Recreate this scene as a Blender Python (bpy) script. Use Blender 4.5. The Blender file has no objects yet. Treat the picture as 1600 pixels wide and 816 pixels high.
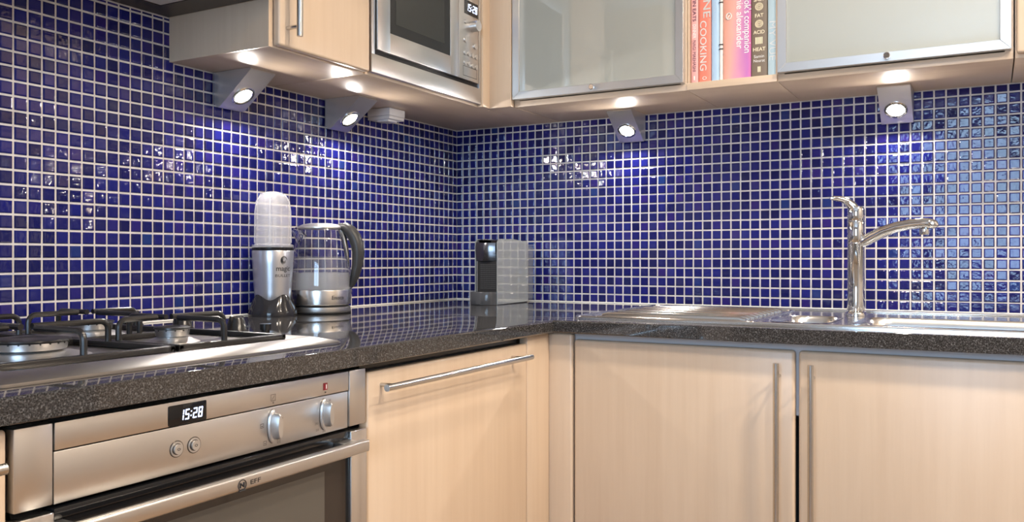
import bpy, bmesh, math, random
from mathutils import Vector, Matrix
from mathutils.geometry import tessellate_polygon
random.seed(7)
scene = bpy.context.scene
col = scene.collection
# Working unit: one mosaic pitch (28 mm). x runs right along the back wall, y into the room is
# negative, z = 0 is the worktop surface. The room corner is x = y = 0.
U = 0.028
ZC = 0.91
def W(p): return Vector((p[0]*U, p[1]*U, p[2]*U + ZC))

# ------------------------------------------------------------------ camera
cd = bpy.data.cameras.new('camera'); cam = bpy.data.objects.new('camera', cd); col.objects.link(cam)
cam.location = W((57.589, -89.093, 5.047)); cam.rotation_euler = (math.pi/2, 0, 0.5093)
cd.sensor_width = 36; cd.lens = 36*1339.77/1600; cd.shift_y = -4.4/1600
cd.clip_start = 0.02; cd.clip_end = 50
scene.camera = cam
# ------------------------------------------------------------------ world (daylight outside the window)
w = bpy.data.worlds.new('sky'); scene.world = w; w.use_nodes = True
bg = w.node_tree.nodes['Background']; bg.inputs[0].default_value = (0.50, 0.73, 1.0, 1); bg.inputs[1].default_value = 11.5
# ------------------------------------------------------------------ exposure
vs = scene.view_settings
vs.view_transform = 'Standard'; vs.look = 'None'; vs.gamma = 1; vs.use_curve_mapping = False
vs.exposure = 0.22
# ------------------------------------------------------------------ large lights
WX0, WX1, WZ0, WZ1, WY = 40, 86, -4, 41, -150        # window opening in the wall behind the camera
def area(name, loc, direction, sx, sy, power, color, shape='RECTANGLE', portal=False):
    l = bpy.data.lights.new(name, 'AREA'); l.shape = shape; l.size = sx; l.size_y = sy
    l.energy = power; l.color = color
    if portal: l.cycles.is_portal = True
    o = bpy.data.objects.new(name, l); col.objects.link(o); o.location = loc
    o.rotation_euler = Vector(direction).to_track_quat('-Z', 'Y').to_euler()
    return o
area('window_daylight', W(((WX0+WX1)/2, WY-1, (WZ0+WZ1)/2)), (0, 1, 0), (WX1-WX0)*U, (WZ1-WZ0)*U, 1, (1, 1, 1), portal=True)
CEIL = 53.0
DOWN = [(46, -42, 8), (74, -42, 15), (100, -42, 17), (64, -58, 11), (98, -62, 15)]
for (x, y, power) in DOWN:
    area('ceiling_downlight', W((x, y, CEIL-0.4)), (0, 0, -1), 0.11, 0.11, power, (1.0, 0.85, 0.68), 'DISK')

# ------------------------------------------------------------------ material helpers
def newmat(name):
    m = bpy.data.materials.new(name); m.use_nodes = True
    nt = m.node_tree; b = nt.nodes['Principled BSDF']
    return m, nt, b
def plain(name, c, rough=0.5, metal=0.0, spec=0.5, coat=0.0, trans=0.0, ior=1.45, emit=None, es=0.0):
    m, nt, b = newmat(name)
    b.inputs['Base Color'].default_value = (*c, 1); b.inputs['Roughness'].default_value = rough
    b.inputs['Metallic'].default_value = metal; b.inputs['Specular IOR Level'].default_value = spec
    b.inputs['Coat Weight'].default_value = coat; b.inputs['Coat Roughness'].default_value = 0.05
    b.inputs['Transmission Weight'].default_value = trans; b.inputs['IOR'].default_value = ior
    if emit: b.inputs['Emission Color'].default_value = (*emit, 1); b.inputs['Emission Strength'].default_value = es
    return m
def N(nt, t, **kw):
    n = nt.nodes.new(t)
    for k, v in kw.items(): setattr(n, k, v)
    return n
def pos(nt, scale):
    g = N(nt, 'ShaderNodeNewGeometry'); mp = N(nt, 'ShaderNodeMapping')
    mp.inputs['Scale'].default_value = scale
    nt.links.new(g.outputs['Position'], mp.inputs['Vector'])
    return mp.outputs[0]
def noise(nt, vec, scale, detail=3, rough=0.5):
    n = N(nt, 'ShaderNodeTexNoise'); n.inputs['Scale'].default_value = scale
    n.inputs['Detail'].default_value = detail; n.inputs['Roughness'].default_value = rough
    nt.links.new(vec, n.inputs['Vector']); return n.outputs[0]
def ramp(nt, fac, stops):
    r = N(nt, 'ShaderNodeValToRGB'); e = r.color_ramp.elements
    while len(e) < len(stops): e.new(0.5)
    for k, (p, c) in enumerate(stops): e[k].position = p; e[k].color = (*c, 1)
    nt.links.new(fac, r.inputs[0]); return r.outputs[0]
def bump(nt, b, h, strength, dist):
    n = N(nt, 'ShaderNodeBump'); n.inputs['Strength'].default_value = strength; n.inputs['Distance'].default_value = dist
    nt.links.new(h, n.inputs['Height']); nt.links.new(n.outputs[0], b.inputs['Normal'])
def wood(name, axis, dark, light, rough=0.32):
    m, nt, b = newmat(name)
    s = [26, 26, 26]; s[axis] = 1.3
    v = pos(nt, s); n1 = noise(nt, v, 2.2, 6, 0.6)
    s2 = [6, 6, 6]; s2[axis] = 0.7
    n2 = noise(nt, pos(nt, s2), 1.5, 2)
    mx = N(nt, 'ShaderNodeMix'); mx.inputs[0].default_value = 0.4
    nt.links.new(n1, mx.inputs[2]); nt.links.new(n2, mx.inputs[3])
    c = ramp(nt, mx.outputs[0], [(0.3, dark), (0.62, light)])
    nt.links.new(c, b.inputs['Base Color'])
    b.inputs['Roughness'].default_value = rough; b.inputs['Specular IOR Level'].default_value = 0.45
    bump(nt, b, n1, 0.05, 0.0004)
    return m
def steel(name, axis, c=(0.66, 0.645, 0.63), rough=0.33):
    m, nt, b = newmat(name)
    s = [500, 500, 500]; s[axis] = 6
    n1 = noise(nt, pos(nt, s), 1.0, 2)
    n2 = noise(nt, pos(nt, (7, 7, 7)), 1.0, 3)
    b.inputs['Base Color'].default_value = (*c, 1); b.inputs['Metallic'].default_value = 1
    r = N(nt, 'ShaderNodeMapRange'); r.inputs[3].default_value = rough*0.8; r.inputs[4].default_value = rough*1.25
    nt.links.new(n2, r.inputs[0]); nt.links.new(r.outputs[0], b.inputs['Roughness'])
    bump(nt, b, n1, 0.03, 0.0002)
    return m
DW, LW = (0.59, 0.448, 0.322), (0.65, 0.510, 0.378)
wood_v = wood('maple_vertical', 2, DW, LW)
wood_x = wood('maple_along_x', 0, DW, LW, 0.36)
wood_y = wood('maple_along_y', 1, DW, LW, 0.34)
steel_y = steel('brushed_steel_y', 1); steel_x = steel('brushed_steel_x', 0); steel_z = steel('brushed_steel_z', 2, (0.72, 0.70, 0.68), 0.24)
sink_steel = steel('sink_steel', 0, (0.74, 0.735, 0.72), 0.17)
chrome = plain('chrome', (0.78, 0.79, 0.8), 0.05, 1)
bar_steel = plain('satin_bar', (0.6, 0.59, 0.57), 0.22, 1)
alu = plain('satin_aluminium', (0.64, 0.635, 0.63), 0.33, 0.9)
alu2 = plain('burner_aluminium', (0.62, 0.62, 0.63), 0.3, 1)
black = plain('black_gap', (0.012, 0.012, 0.013), 0.5)
black_gloss = plain('black_gloss', (0.010, 0.010, 0.011), 0.12)
enamel = plain('black_enamel', (0.014, 0.013, 0.013), 0.28, 0, 0.5)
knob_black = plain('black_knob', (0.012, 0.012, 0.013), 0.22)
dark_metal = plain('dark_hood_metal', (0.10, 0.085, 0.075), 0.35, 0.7)
filt = plain('hood_filter_grey', (0.62, 0.60, 0.58), 0.55, 0.0)
white_pl = plain('white_plastic', (0.78, 0.76, 0.76), 0.4)
paint = plain('white_paint', (0.78, 0.78, 0.77), 0.6)
room_paint = plain('taupe_paint', (0.46, 0.41, 0.36), 0.6)
bead_m = plain('white_sealant', (0.86, 0.84, 0.80), 0.45)
carcass = plain('pale_carcass', (0.62, 0.58, 0.58), 0.5)
def tile_mat():
    m, nt, b = newmat('cobalt_glass_tile')
    v = pos(nt, (1/U, 1/U, 1/U))
    f = N(nt, 'ShaderNodeVectorMath', operation='FLOOR'); off = N(nt, 'ShaderNodeVectorMath', operation='ADD')
    off.inputs[1].default_value = (0.5417, 0.5714, 0.5)      # mosaic cells stay whole inside one hash cell
    g = N(nt, 'ShaderNodeVectorMath', operation='ADD'); g.inputs[1].default_value = (0.04, 0.07, -ZC/U)
    nt.links.new(v, g.inputs[0]); nt.links.new(g.outputs[0], f.inputs[0])
    wn = N(nt, 'ShaderNodeTexWhiteNoise', noise_dimensions='3D'); nt.links.new(f.outputs[0], wn.inputs['Vector'])
    c = ramp(nt, wn.outputs['Value'], [(0.0, (0.005, 0.006, 0.066)), (0.45, (0.008, 0.0095, 0.112)), (0.8, (0.010, 0.013, 0.15)), (0.95, (0.022, 0.012, 0.13)), (1.0, (0.009, 0.030, 0.155))])
    nt.links.new(c, b.inputs['Base Color'])
    b.inputs['Roughness'].default_value = 0.05; b.inputs['Specular IOR Level'].default_value = 0.5
    h = noise(nt, pos(nt, (95, 95, 95)), 1.0, 2, 0.5)
    bump(nt, b, h, 0.5, 0.0011)
    return m
tile_m = tile_mat()
def grout_mat():
    m, nt, b = newmat('pale_grout')
    c = ramp(nt, noise(nt, pos(nt, (40, 40, 40)), 1.0, 3), [(0.3, (0.60, 0.565, 0.55)), (0.7, (0.74, 0.70, 0.68))])
    nt.links.new(c, b.inputs['Base Color']); b.inputs['Roughness'].default_value = 0.75
    return m
grout_m = grout_mat()
def granite_mat():
    m, nt, b = newmat('dark_granite')
    a = noise(nt, pos(nt, (560, 560, 560)), 1.0, 4, 0.7)
    v = N(nt, 'ShaderNodeTexVoronoi'); v.inputs['Scale'].default_value = 480; nt.links.new(pos(nt, (1, 1, 1)), v.inputs['Vector'])
    mx = N(nt, 'ShaderNodeMix'); mx.inputs[0].default_value = 0.35
    nt.links.new(a, mx.inputs[2]); nt.links.new(v.outputs['Distance'], mx.inputs[3])
    c = ramp(nt, mx.outputs[0], [(0.36, (0.012, 0.0115, 0.012)), (0.5, (0.034, 0.032, 0.032)), (0.6, (0.075, 0.073, 0.073)), (0.72, (0.18, 0.178, 0.18))])
    nt.links.new(c, b.inputs['Base Color'])
    b.inputs['Roughness'].default_value = 0.045; b.inputs['Specular IOR Level'].default_value = 0.6
    return m
granite = granite_mat()
def frosted():
    m, nt, b = newmat('frosted_glass')
    b.inputs['Base Color'].default_value = (0.52, 0.55, 0.51, 1); b.inputs['Roughness'].default_value = 0.36
    b.inputs['Coat Weight'].default_value = 1.0; b.inputs['Coat Roughness'].default_value = 0.02; b.inputs['Coat IOR'].default_value = 2.1
    b.inputs['Transmission Weight'].default_value = 0.3; b.inputs['Specular IOR Level'].default_value = 0.6
    return m
frost_m = frosted()
glass_m = plain('clear_glass', (0.97, 0.98, 0.98), 0.0, 0, 0.5, 0, 1.0, 1.45)
water_m = plain('water', (0.97, 0.98, 0.99), 0.12, 0, 0.5, 0, 1.0, 1.33)
def milky(name, alpha, c):
    m, nt, b = newmat(name)
    b.inputs['Base Color'].default_value = (*c, 1); b.inputs['Roughness'].default_value = 0.18; b.inputs['Alpha'].default_value = alpha
    return m
cup_m = milky('milky_plastic', 0.34, (0.80, 0.79, 0.80))
water_haze = milky('cloudy_water', 0.42, (0.92, 0.92, 0.93))
steam_m = milky('steamed_glass', 0.13, (0.80, 0.80, 0.82))
clear_m = milky('clear_plastic', 0.16, (0.6, 0.65, 0.72))
pane_m = milky('window_glass', 0.06, (0.9, 0.95, 1.0))
led = plain('display_digits', (0.6, 0.7, 1), 0.5, emit=(0.62, 0.74, 1.0), es=2.2)
lamp_glow = plain('lamp_glow', (1, 1, 1), 0.5, emit=(1.0, 0.95, 0.86), es=28)
ink = plain('black_print', (0.02, 0.02, 0.022), 0.5)
greyink = plain('grey_print', (0.16, 0.14, 0.13), 0.5)

# ------------------------------------------------------------------ mesh builder (tile units)
ORG = {}
class B:
    def __init__(s): s.bm = bmesh.new()
    def box(s, x0, x1, y0, y1, z0, z1, bev=0, seg=2):
        r = bmesh.ops.create_cube(s.bm, size=1)
        for v in r['verts']:
            v.co = Vector((x0+(v.co.x+.5)*(x1-x0), y0+(v.co.y+.5)*(y1-y0), z0+(v.co.z+.5)*(z1-z0)))
        if bev:
            es = {e for v in r['verts'] for e in v.link_edges}
            bmesh.ops.bevel(s.bm, geom=list(es), offset=bev, segments=seg, profile=0.5, affect='EDGES')
        return s
    def tube(s, pts, r, seg=12, cap=True, sx=1.0):
        pts = [Vector(p) for p in pts]; rs = r if isinstance(r, (list, tuple)) else [r]*len(pts)
        t0 = (pts[1]-pts[0]).normalized()
        n = t0.orthogonal().normalized()
        if abs(t0.z) < 0.9: n = t0.cross(Vector((0, 0, 1))).normalized()
        rings = []
        for i, p in enumerate(pts):
            a = pts[max(i-1, 0)]; c = pts[min(i+1, len(pts)-1)]; t = (c-a).normalized()
            n = (n - t*n.dot(t)).normalized(); bn = t.cross(n)
            rings.append([s.bm.verts.new(p + (n*math.cos(k/seg*math.tau)*sx + bn*math.sin(k/seg*math.tau))*rs[i]) for k in range(seg)])
        for a, c in zip(rings, rings[1:]):
            for k in range(seg): s.bm.faces.new((a[k], a[(k+1) % seg], c[(k+1) % seg], c[k]))
        if cap: s.bm.faces.new(rings[0][::-1]); s.bm.faces.new(rings[-1])
        return s
    def cyl(s, a, b, r, seg=20): return s.tube([a, b], r, seg)
    def lathe(s, prof, c, seg=40, close=True):
        rings = []
        for (r, z) in prof:
            if r < 1e-5: rings.append([s.bm.verts.new((c[0], c[1], c[2]+z))])
            else: rings.append([s.bm.verts.new((c[0]+r*math.cos(k/seg*math.tau), c[1]+r*math.sin(k/seg*math.tau), c[2]+z)) for k in range(seg)])
        for a, b in zip(rings, rings[1:]):
            for k in range(seg):
                k2 = (k+1) % seg
                if len(a) == 1 and len(b) == 1: continue
                if len(a) == 1: s.bm.faces.new((a[0], b[k2], b[k]))
                elif len(b) == 1: s.bm.faces.new((a[k], a[k2], b[0]))
                else: s.bm.faces.new((a[k], a[k2], b[k2], b[k]))
        if close:
            if len(rings[0]) > 1: s.bm.faces.new(rings[0][::-1])
            if len(rings[-1]) > 1: s.bm.faces.new(rings[-1])
        return s
    def prism(s, poly, axis, a, b):
        def P(u, v, t):
            q = [u, v]; q.insert(axis, t); return q
        A = [s.bm.verts.new(P(u, v, a)) for u, v in poly]; C = [s.bm.verts.new(P(u, v, b)) for u, v in poly]
        n = len(poly)
        for i in range(n): s.bm.faces.new((A[i], A[(i+1) % n], C[(i+1) % n], C[i]))
        s.bm.faces.new(A[::-1]); s.bm.faces.new(C)
        return s
    def loft(s, loops, cap0=False, cap1=False):
        R = [[s.bm.verts.new(p) for p in l] for l in loops]; n = len(R[0])
        for a, b in zip(R, R[1:]):
            for k in range(n): s.bm.faces.new((a[k], a[(k+1) % n], b[(k+1) % n], b[k]))
        if cap0: s.bm.faces.new(R[0][::-1])
        if cap1: s.bm.faces.new(R[-1])
        return s
    def face(s, pts): s.bm.faces.new([s.bm.verts.new(p) for p in pts]); return s
    def done(s, name, mat, parent=None, angle=35, recalc=True):
        if recalc: bmesh.ops.recalc_face_normals(s.bm, faces=s.bm.faces[:])
        o0 = ORG.get(parent.name, Vector((0, 0, 0))) if parent else Vector((0, 0, 0))
        for v in s.bm.verts: v.co = W(v.co) - o0
        me = bpy.data.meshes.new(name); s.bm.to_mesh(me); s.bm.free()
        me.shade_smooth(); me.set_sharp_from_angle(angle=math.radians(angle))
        if mat: me.materials.append(mat)
        o = bpy.data.objects.new(name, me); col.objects.link(o)
        if parent: o.parent = parent
        ORG[o.name] = o0.copy()
        return o
def box(name, mat, parent, *a, **k): return B().box(*a, **k).done(name, mat, parent)
def tag(o, label, cat, group=None):
    o['label'] = label; o['category'] = cat
    if group: o['group'] = group
    return o
def thing(name, label, cat, base, group=None):
    o = bpy.data.objects.new(name, None); o.empty_display_size = 0.05; col.objects.link(o); o.location = W(base)
    ORG[o.name] = W(base); return tag(o, label, cat, group)
def struct(o): o['kind'] = 'structure'; return o
def dup(root, off, label=None):
    r = root.copy(); col.objects.link(r); r.location = root.location + Vector(off)*U
    if label: r['label'] = label
    for ch in root.children:
        c = ch.copy(); col.objects.link(c); c.parent = r
        for g in ch.children:
            d = g.copy(); col.objects.link(d); d.parent = c
    return r
def text(name, s, size, mat, parent, fn, align='CENTER', bold=0.0, sx=1.0, fit=None):
    """flat lettering; fn maps the text plane (u right, v up) to a point in tile units"""
    cu = bpy.data.curves.new('t', 'FONT'); cu.body = s; cu.size = 1; cu.align_x = align; cu.offset = bold; cu.resolution_u = 3
    ob = bpy.data.objects.new('t', cu); col.objects.link(ob)
    dg = bpy.context.evaluated_depsgraph_get()
    me = bpy.data.meshes.new_from_object(ob.evaluated_get(dg))
    bpy.data.objects.remove(ob); bpy.data.curves.remove(cu)
    b = B(); b.bm.from_mesh(me); bpy.data.meshes.remove(me)
    if fit:
        us = [v.co.x for v in b.bm.verts]; sx = fit/(max(us)-min(us))/size
    for v in b.bm.verts: v.co = Vector(fn(v.co.x*size*sx, v.co.y*size))
    return b.done(name, mat, parent, recalc=False)
def on_x(x, y0, z0): return lambda u, v: (x, y0+u, z0+v)          # faces +x
def on_y(y, x0, z0): return lambda u, v: (x0+u, y, z0+v)          # faces -y
def spine(y, x0, z0): return lambda u, v: (x0+v, y, z0-u)         # reads downwards, faces -y
def seven(name, s, h, mat, parent, fn):
    SEG = {'1': 'bc', '5': 'afgcd', '2': 'abged', '8': 'abcdefg'}
    b = B(); wd = h*0.5; t = h*0.13; x = 0
    def q(x0, x1, z0, z1):
        b.face([fn(p[0]+p[1]*0.12, p[1]) for p in ((x0, z0), (x1, z0), (x1, z1), (x0, z1))])
    for ch in s:
        if ch == ':':
            q(x, x+t, h*.25, h*.25+t); q(x, x+t, h*.65, h*.65+t); x += t*2.2; continue
        g = t*0.25; R = {'a': (g, wd-g, h-t, h), 'd': (g, wd-g, 0, t), 'g': (g, wd-g, h/2-t/2, h/2+t/2),
             'b': (wd-t, wd, h/2+g, h-g), 'c': (wd-t, wd, g, h/2-g), 'f': (0, t, h/2+g, h-g), 'e': (0, t, g, h/2-g)}
        for k in SEG[ch]: q(R[k][0]+x, R[k][1]+x, R[k][2], R[k][3])
        x += wd+t*1.1
    return b.done(name, mat, parent, recalc=False)
def arc(c, r, a0, a1, n, plane):
    out = []
    for i in range(n+1):
        a = a0+(a1-a0)*i/n; d = [r*math.cos(a), r*math.sin(a)]
        p = list(c)
        p[plane[0]] += d[0]; p[plane[1]] += d[1]; out.append(tuple(p))
    return out
def rrect(x0, x1, y0, y1, r, z, n=6):
    out = []
    for cx, cy, a in ((x1-r, y1-r, 0), (x0+r, y1-r, 90), (x0+r, y0+r, 180), (x1-r, y0+r, 270)):
        for i in range(n+1):
            t = math.radians(a+90*i/n); out.append((cx+r*math.cos(t), cy+r*math.sin(t), z))
    return out

# ------------------------------------------------------------------ room shell
FL = -32.5; XR = 118; YF = WY
floor_m = plain('oak_floor', (0.30, 0.19, 0.11), 0.35)
struct(box('floor', floor_m, None, -3, XR, YF, 3, FL-2, FL))
struct(box('ceiling', paint, None, -3, XR, YF, 3, CEIL, CEIL+2))
struct(box('wall_right', room_paint, None, XR, XR+3, YF, 3, FL, CEIL))
b = B()
b.box(-3, WX0, YF-3, YF, FL, CEIL).box(WX1, XR, YF-3, YF, FL, CEIL).box(WX0, WX1, YF-3, YF, FL, WZ0).box(WX0, WX1, YF-3, YF, WZ1, CEIL)
struct(b.done('wall_front', room_paint))
wf = B(); t = 1.6
wf.box(WX0, WX1, YF-2, YF-1, WZ0, WZ0+t).box(WX0, WX1, YF-2, YF-1, WZ1-t, WZ1).box(WX0, WX0+t, YF-2, YF-1, WZ0+t, WZ1-t).box(WX1-t, WX1, YF-2, YF-1, WZ0+t, WZ1-t)
xm = (WX0+WX1)/2
wf.box(xm-.8, xm+.8, YF-2, YF-1, WZ0+t, WZ1-t)
win = struct(wf.done('window_1', white_pl))
box('pane', pane_m, win, WX0+t, xm-.8, YF-1.6, YF-1.5, WZ0+t, WZ1-t)
box('pane', pane_m, win, xm+.8, WX1-t, YF-1.6, YF-1.5, WZ0+t, WZ1-t)

# tiled walls: grout bed + tiles
wl = struct(box('wall_left', grout_m, None, -3, 0, YF, 0, FL, CEIL))
wb = struct(box('wall_back', grout_m, None, -3, XR, 0, 3, FL, CEIL))
H = 0.425
RINGS = [(H, 0.0), (H, 0.03), (H-.03, .08), (H-.09, .11)]
def tile_into(bm, M, su=1.0, sv=1.0):
    rs = []
    for (h, d) in RINGS:
        hu = h - (1-su)/2; hv = h - (1-sv)/2
        rs.append([bm.verts.new(M @ Vector((sx*hu, sy*hv, d))) for sx, sy in ((-1, -1), (1, -1), (1, 1), (-1, 1))])
    for a, c in zip(rs, rs[1:]):
        for k in range(4): bm.faces.new((a[k], a[(k+1) % 4], c[(k+1) % 4], c[k]))
    bm.faces.new(rs[-1])
def frame_left(y, z):   # local (u, v, n) -> world for wall x = 0
    return Matrix(((0, 0, 1, 0), (1, 0, 0, y), (0, 1, 0, z), (0, 0, 0, 1)))
def frame_back(x, z):
    return Matrix(((1, 0, 0, x), (0, 0, -1, 0), (0, 1, 0, z), (0, 0, 0, 1)))
def tilt():
    a = random.gauss(0, 0.017); c = random.gauss(0, 0.017)
    return Matrix.Rotation(a, 4, 'X') @ Matrix.Rotation(c, 4, 'Y')
proto = bmesh.new(); tile_into(proto, Matrix.Identity(4))
bmesh.ops.scale(proto, vec=(U, U, U), verts=proto.verts)
tile_me = bpy.data.meshes.new('tile'); proto.to_mesh(tile_me); proto.free()
tile_me.shade_smooth(); tile_me.set_sharp_from_angle(angle=math.radians(20)); tile_me.materials.append(tile_m)
def tile_obj(parent, M):
    o = bpy.data.objects.new('tile', tile_me); col.objects.link(o); o.parent = parent
    L = M.copy(); p = W(M.translation); L.translation = p
    o.matrix_local = L
def tiled(parent, frame, ncol, shift, scale, topfn, lo, hi, sign):
    rest = B(); n = 0
    for k in range(ncol):
        for j in range(25):
            if k == 0: u0, u1 = 0.02, 1-shift
            else: u0, u1 = (k-shift)*scale, (k+1-shift)*scale
            top = topfn(sign*(u0+u1)/2)
            z0, z1 = (0.06 if j == 0 else j), min(j+1, top)
            if z1-z0 < 0.3: continue
            M = frame(sign*(u0+u1)/2, (z0+z1)/2) @ tilt()
            su, sv = (u1-u0), (z1-z0)
            if lo <= k < hi and n < 300 and abs(sv-1) < 0.08:
                tile_obj(parent, M); n += 1
            else: tile_into(rest.bm, M, su, sv)
    o = rest.done('tile_field', tile_m, parent, 20, recalc=False); o['kind'] = 'stuff'
ZB = 20.75
tiled(wl, frame_left, 76, 0.0714, 1.0014, lambda y: 24.3 if y < -42.0 else ZB, 44, 56, -1)
tiled(wb, frame_back, 90, 0.0418, 1.0, lambda x: ZB, 46, 60, 1)
for nm, a in (('trim_1', (0, 0.16, -80, -0.02, 0, 0.13)), ('trim_2', (0.16, 90, -0.16, 0, 0, 0.13))):
    struct(box(nm, bead_m, None, *a, bev=0.04))

# ------------------------------------------------------------------ worktop (one L-shaped slab with the sink cut-out)
XF, YFR = 26.5, -26.5
bx0, bx1, by0, by1 = 42.0, 62.8, -22.9, -12.4
xs = [0.02, 10, XF, bx0, bx1, 88]; ys = [-84, -60, YFR, by0, by1, -0.02]
b = B(); V = {}
def vv(i, j):
    if (i, j) not in V: V[(i, j)] = b.bm.verts.new((xs[i], ys[j], 0))
    return V[(i, j)]
for i in range(len(xs)-1):
    for j in range(len(ys)-1):
        cx, cy = (xs[i]+xs[i+1])/2, (ys[j]+ys[j+1])/2
        if not (cx < XF or cy > YFR): continue
        if bx0 < cx < bx1 and by0 < cy < by1: continue
        b.bm.faces.new((vv(i, j), vv(i+1, j), vv(i+1, j+1), vv(i, j+1)))
r = bmesh.ops.extrude_face_region(b.bm, geom=b.bm.faces[:])
for g in r['geom']:
    if isinstance(g, bmesh.types.BMVert): g.co.z = -1.05
es = []
for e in b.bm.edges:
    p, q = e.verts[0].co, e.verts[1].co
    if abs(p.z-q.z) > .01: continue
    if (abs(p.x-XF) < .01 and abs(q.x-XF) < .01 and p.y <= YFR+.01 and q.y <= YFR+.01) or \
       (abs(p.y-YFR) < .01 and abs(q.y-YFR) < .01 and p.x >= XF-.01 and q.x >= XF-.01): es.append(e)
bmesh.ops.bevel(b.bm, geom=es, offset=0.17, segments=3, profile=0.5, affect='EDGES')
tag(b.done('worktop', granite), 'dark speckled granite L-shaped worktop running into the tiled corner', 'worktop')

# ------------------------------------------------------------------ base units
FX = 25.8; FY = -25.8; DB = -27.0
def bar_handle(parent, p0, p1, out, inset=1.6, r=0.21):
    p0, p1, out = Vector(p0), Vector(p1), Vector(out); d = (p1-p0).normalized()
    b = B(); b.cyl(p0, p1, r, 16)
    for q in (p0+d*inset, p1-d*inset): b.cyl(q-out, q, r*0.62, 12)
    return b.done('handle', bar_steel, parent)
# dishwasher
t = thing('dishwasher', 'integrated dishwasher behind a maple door with a horizontal steel bar handle', 'dishwasher', (13, -39.7, FL))
box('body', black, t, 1, 25.0, -49.1, -30.0, -27.4, -1.2)
d = box('door', wood_v, t, 25.05, FX, -49.45, -29.75, DB, -1.65, bev=0.16, seg=3)
bar_handle(d, (27.0, -49.2, -2.5), (27.0, -31.2, -2.5), (1.2, 0, 0), 1.0)
box('control_strip', black_gloss, t, 24.2, 25.02, -49.3, -30.2, -1.6, -1.12)
box('plinth', wood_y, t, 22.5, 23.2, -49.45, -29.85, FL, DB-.3)
# corner post
t = thing('corner_post', 'maple corner filler post joining the two runs of base units', 'post', (25.6, -25.6, FL))
box('side_board', wood_v, t, 25.05, FX, -29.68, -25.85, DB, -1.1, bev=0.12)
box('front_board', wood_v, t, 25.3, 27.85, FY, -25.05, DB, -1.1, bev=0.22, seg=3)
# sink base unit
t = thing('sink_base_cabinet', 'wide maple base cabinet under the sink with two tall bar-handled doors', 'cabinet', (45.5, -13, FL))
b = B(); b.box(27.6, 28.6, -25.0, -1, -27, -1.1).box(63.0, 63.6, -25.0, -1, -27, -1.1).box(28.6, 63.0, -25.0, -1, -27, -26.4).box(28.6, 63.0, -1.5, -1, -26.4, -1.1)
b.done('carcass', carcass, t)
box('rail', carcass, t, 28.6, 63.0, -25.05, -24.6, -6.3, -1.1)
for x0, x1, hx in ((28.0, 45.36, 44.3), (45.62, 63.3, 46.65)):
    d = box('door', wood_v, t, x0, x1, FY, -25.1, DB, -1.55, bev=0.24, seg=3)
    bar_handle(d, (hx, -27.0, -2.4), (hx, -27.0, -22), (0, -1.2, 0), 1.0)
box('plinth', wood_x, t, 28, 63.3, -23.2, -22.5, FL, DB-.3)
# base unit beyond the frame on the right
t = thing('base_cabinet', 'maple base cabinet at the far right end beyond the sink doors', 'cabinet', (75, -13, FL))
box('carcass', carcass, t, 63.7, 86, -25.0, -1, -27, -1.1)
box('door', wood_v, t, 63.6, 86, FY, -25.1, DB, -1.55, bev=0.24, seg=3)
box('plinth', wood_x, t, 63.6, 86, -23.2, -22.5, FL, DB-.3)
# base unit left of oven
t = thing('base_cabinet', 'maple base cabinet at the left edge beside the oven', 'cabinet', (13, -77, FL))
box('carcass', carcass, t, 1, 25.0, -84, -70.9, -27, -1.1)
d = box('door', wood_v, t, 25.05, FX, -84, -70.5, DB, -1.3, bev=0.16, seg=3)
bar_handle(d, (27.0, -84, -2.45), (27.0, -71.25, -2.45), (1.2, 0, 0), 1.6)
box('plinth', wood_y, t, 22.5, 23.2, -84, -70.8, FL, DB-.3)

# ------------------------------------------------------------------ built-in oven
OL, OR = -70.28, -49.7
t = thing('built_in_oven', 'stainless built-in oven with clock display and two oblong knobs', 'oven', (13, -60, FL))
box('body', black, t, 2, 24.9, OL+.4, OR-.3, -23.2, -1.2)
cp = B(); cp.box(25.0, 25.82, -68.66, -51.2, -2.44, -1.36, bev=0.03).box(25.0, 25.76, -68.66, -51.2, -4.55, -2.5, bev=0.03)
cp = cp.done('control_panel', steel_y, t)
for y0, y1 in ((OL, -68.74), (-51.12, OR)):
    box('end_cap', steel_y, t, 25.0, 25.84, y0, y1, -4.52, -1.34, bev=0.06)
    box('door_end_cap', steel_z, t, 25.0, 25.95, y0, y1, -23, -4.78, bev=0.08)
ds = box('display', black_gloss, cp, 25.80, 25.86, -63.4, -61.3, -2.42, -1.52, bev=0.05)
seven('digits', '15:28', 0.47, led, cp, on_x(25.875, -62.85, -2.24))
for y in (-62.9, -61.94):
    bt = B(); bt.cyl((25.74, y, -3.5), (25.80, y, -3.5), 0.34, 28); bt.cyl((25.8, y, -3.5), (25.92, y, -3.5), 0.22, 24)
    bt = bt.done('button', alu, t)
    B().cyl((25.73, y, -3.5), (25.775, y, -3.5), 0.38, 28).done('button_surround', dark_metal, bt)
    B().cyl((25.79, y, -3.5), (25.82, y, -3.5), 0.255, 28).done('button_gap', dark_metal, bt)
    ic = B(); ic.tube([(25.925, y+.07*math.cos(k/12*math.tau), -3.5+.05*math.sin(k/12*math.tau)) for k in range(13)], 0.012, 6)
    ic.done('button_icon', ink, bt)
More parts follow.
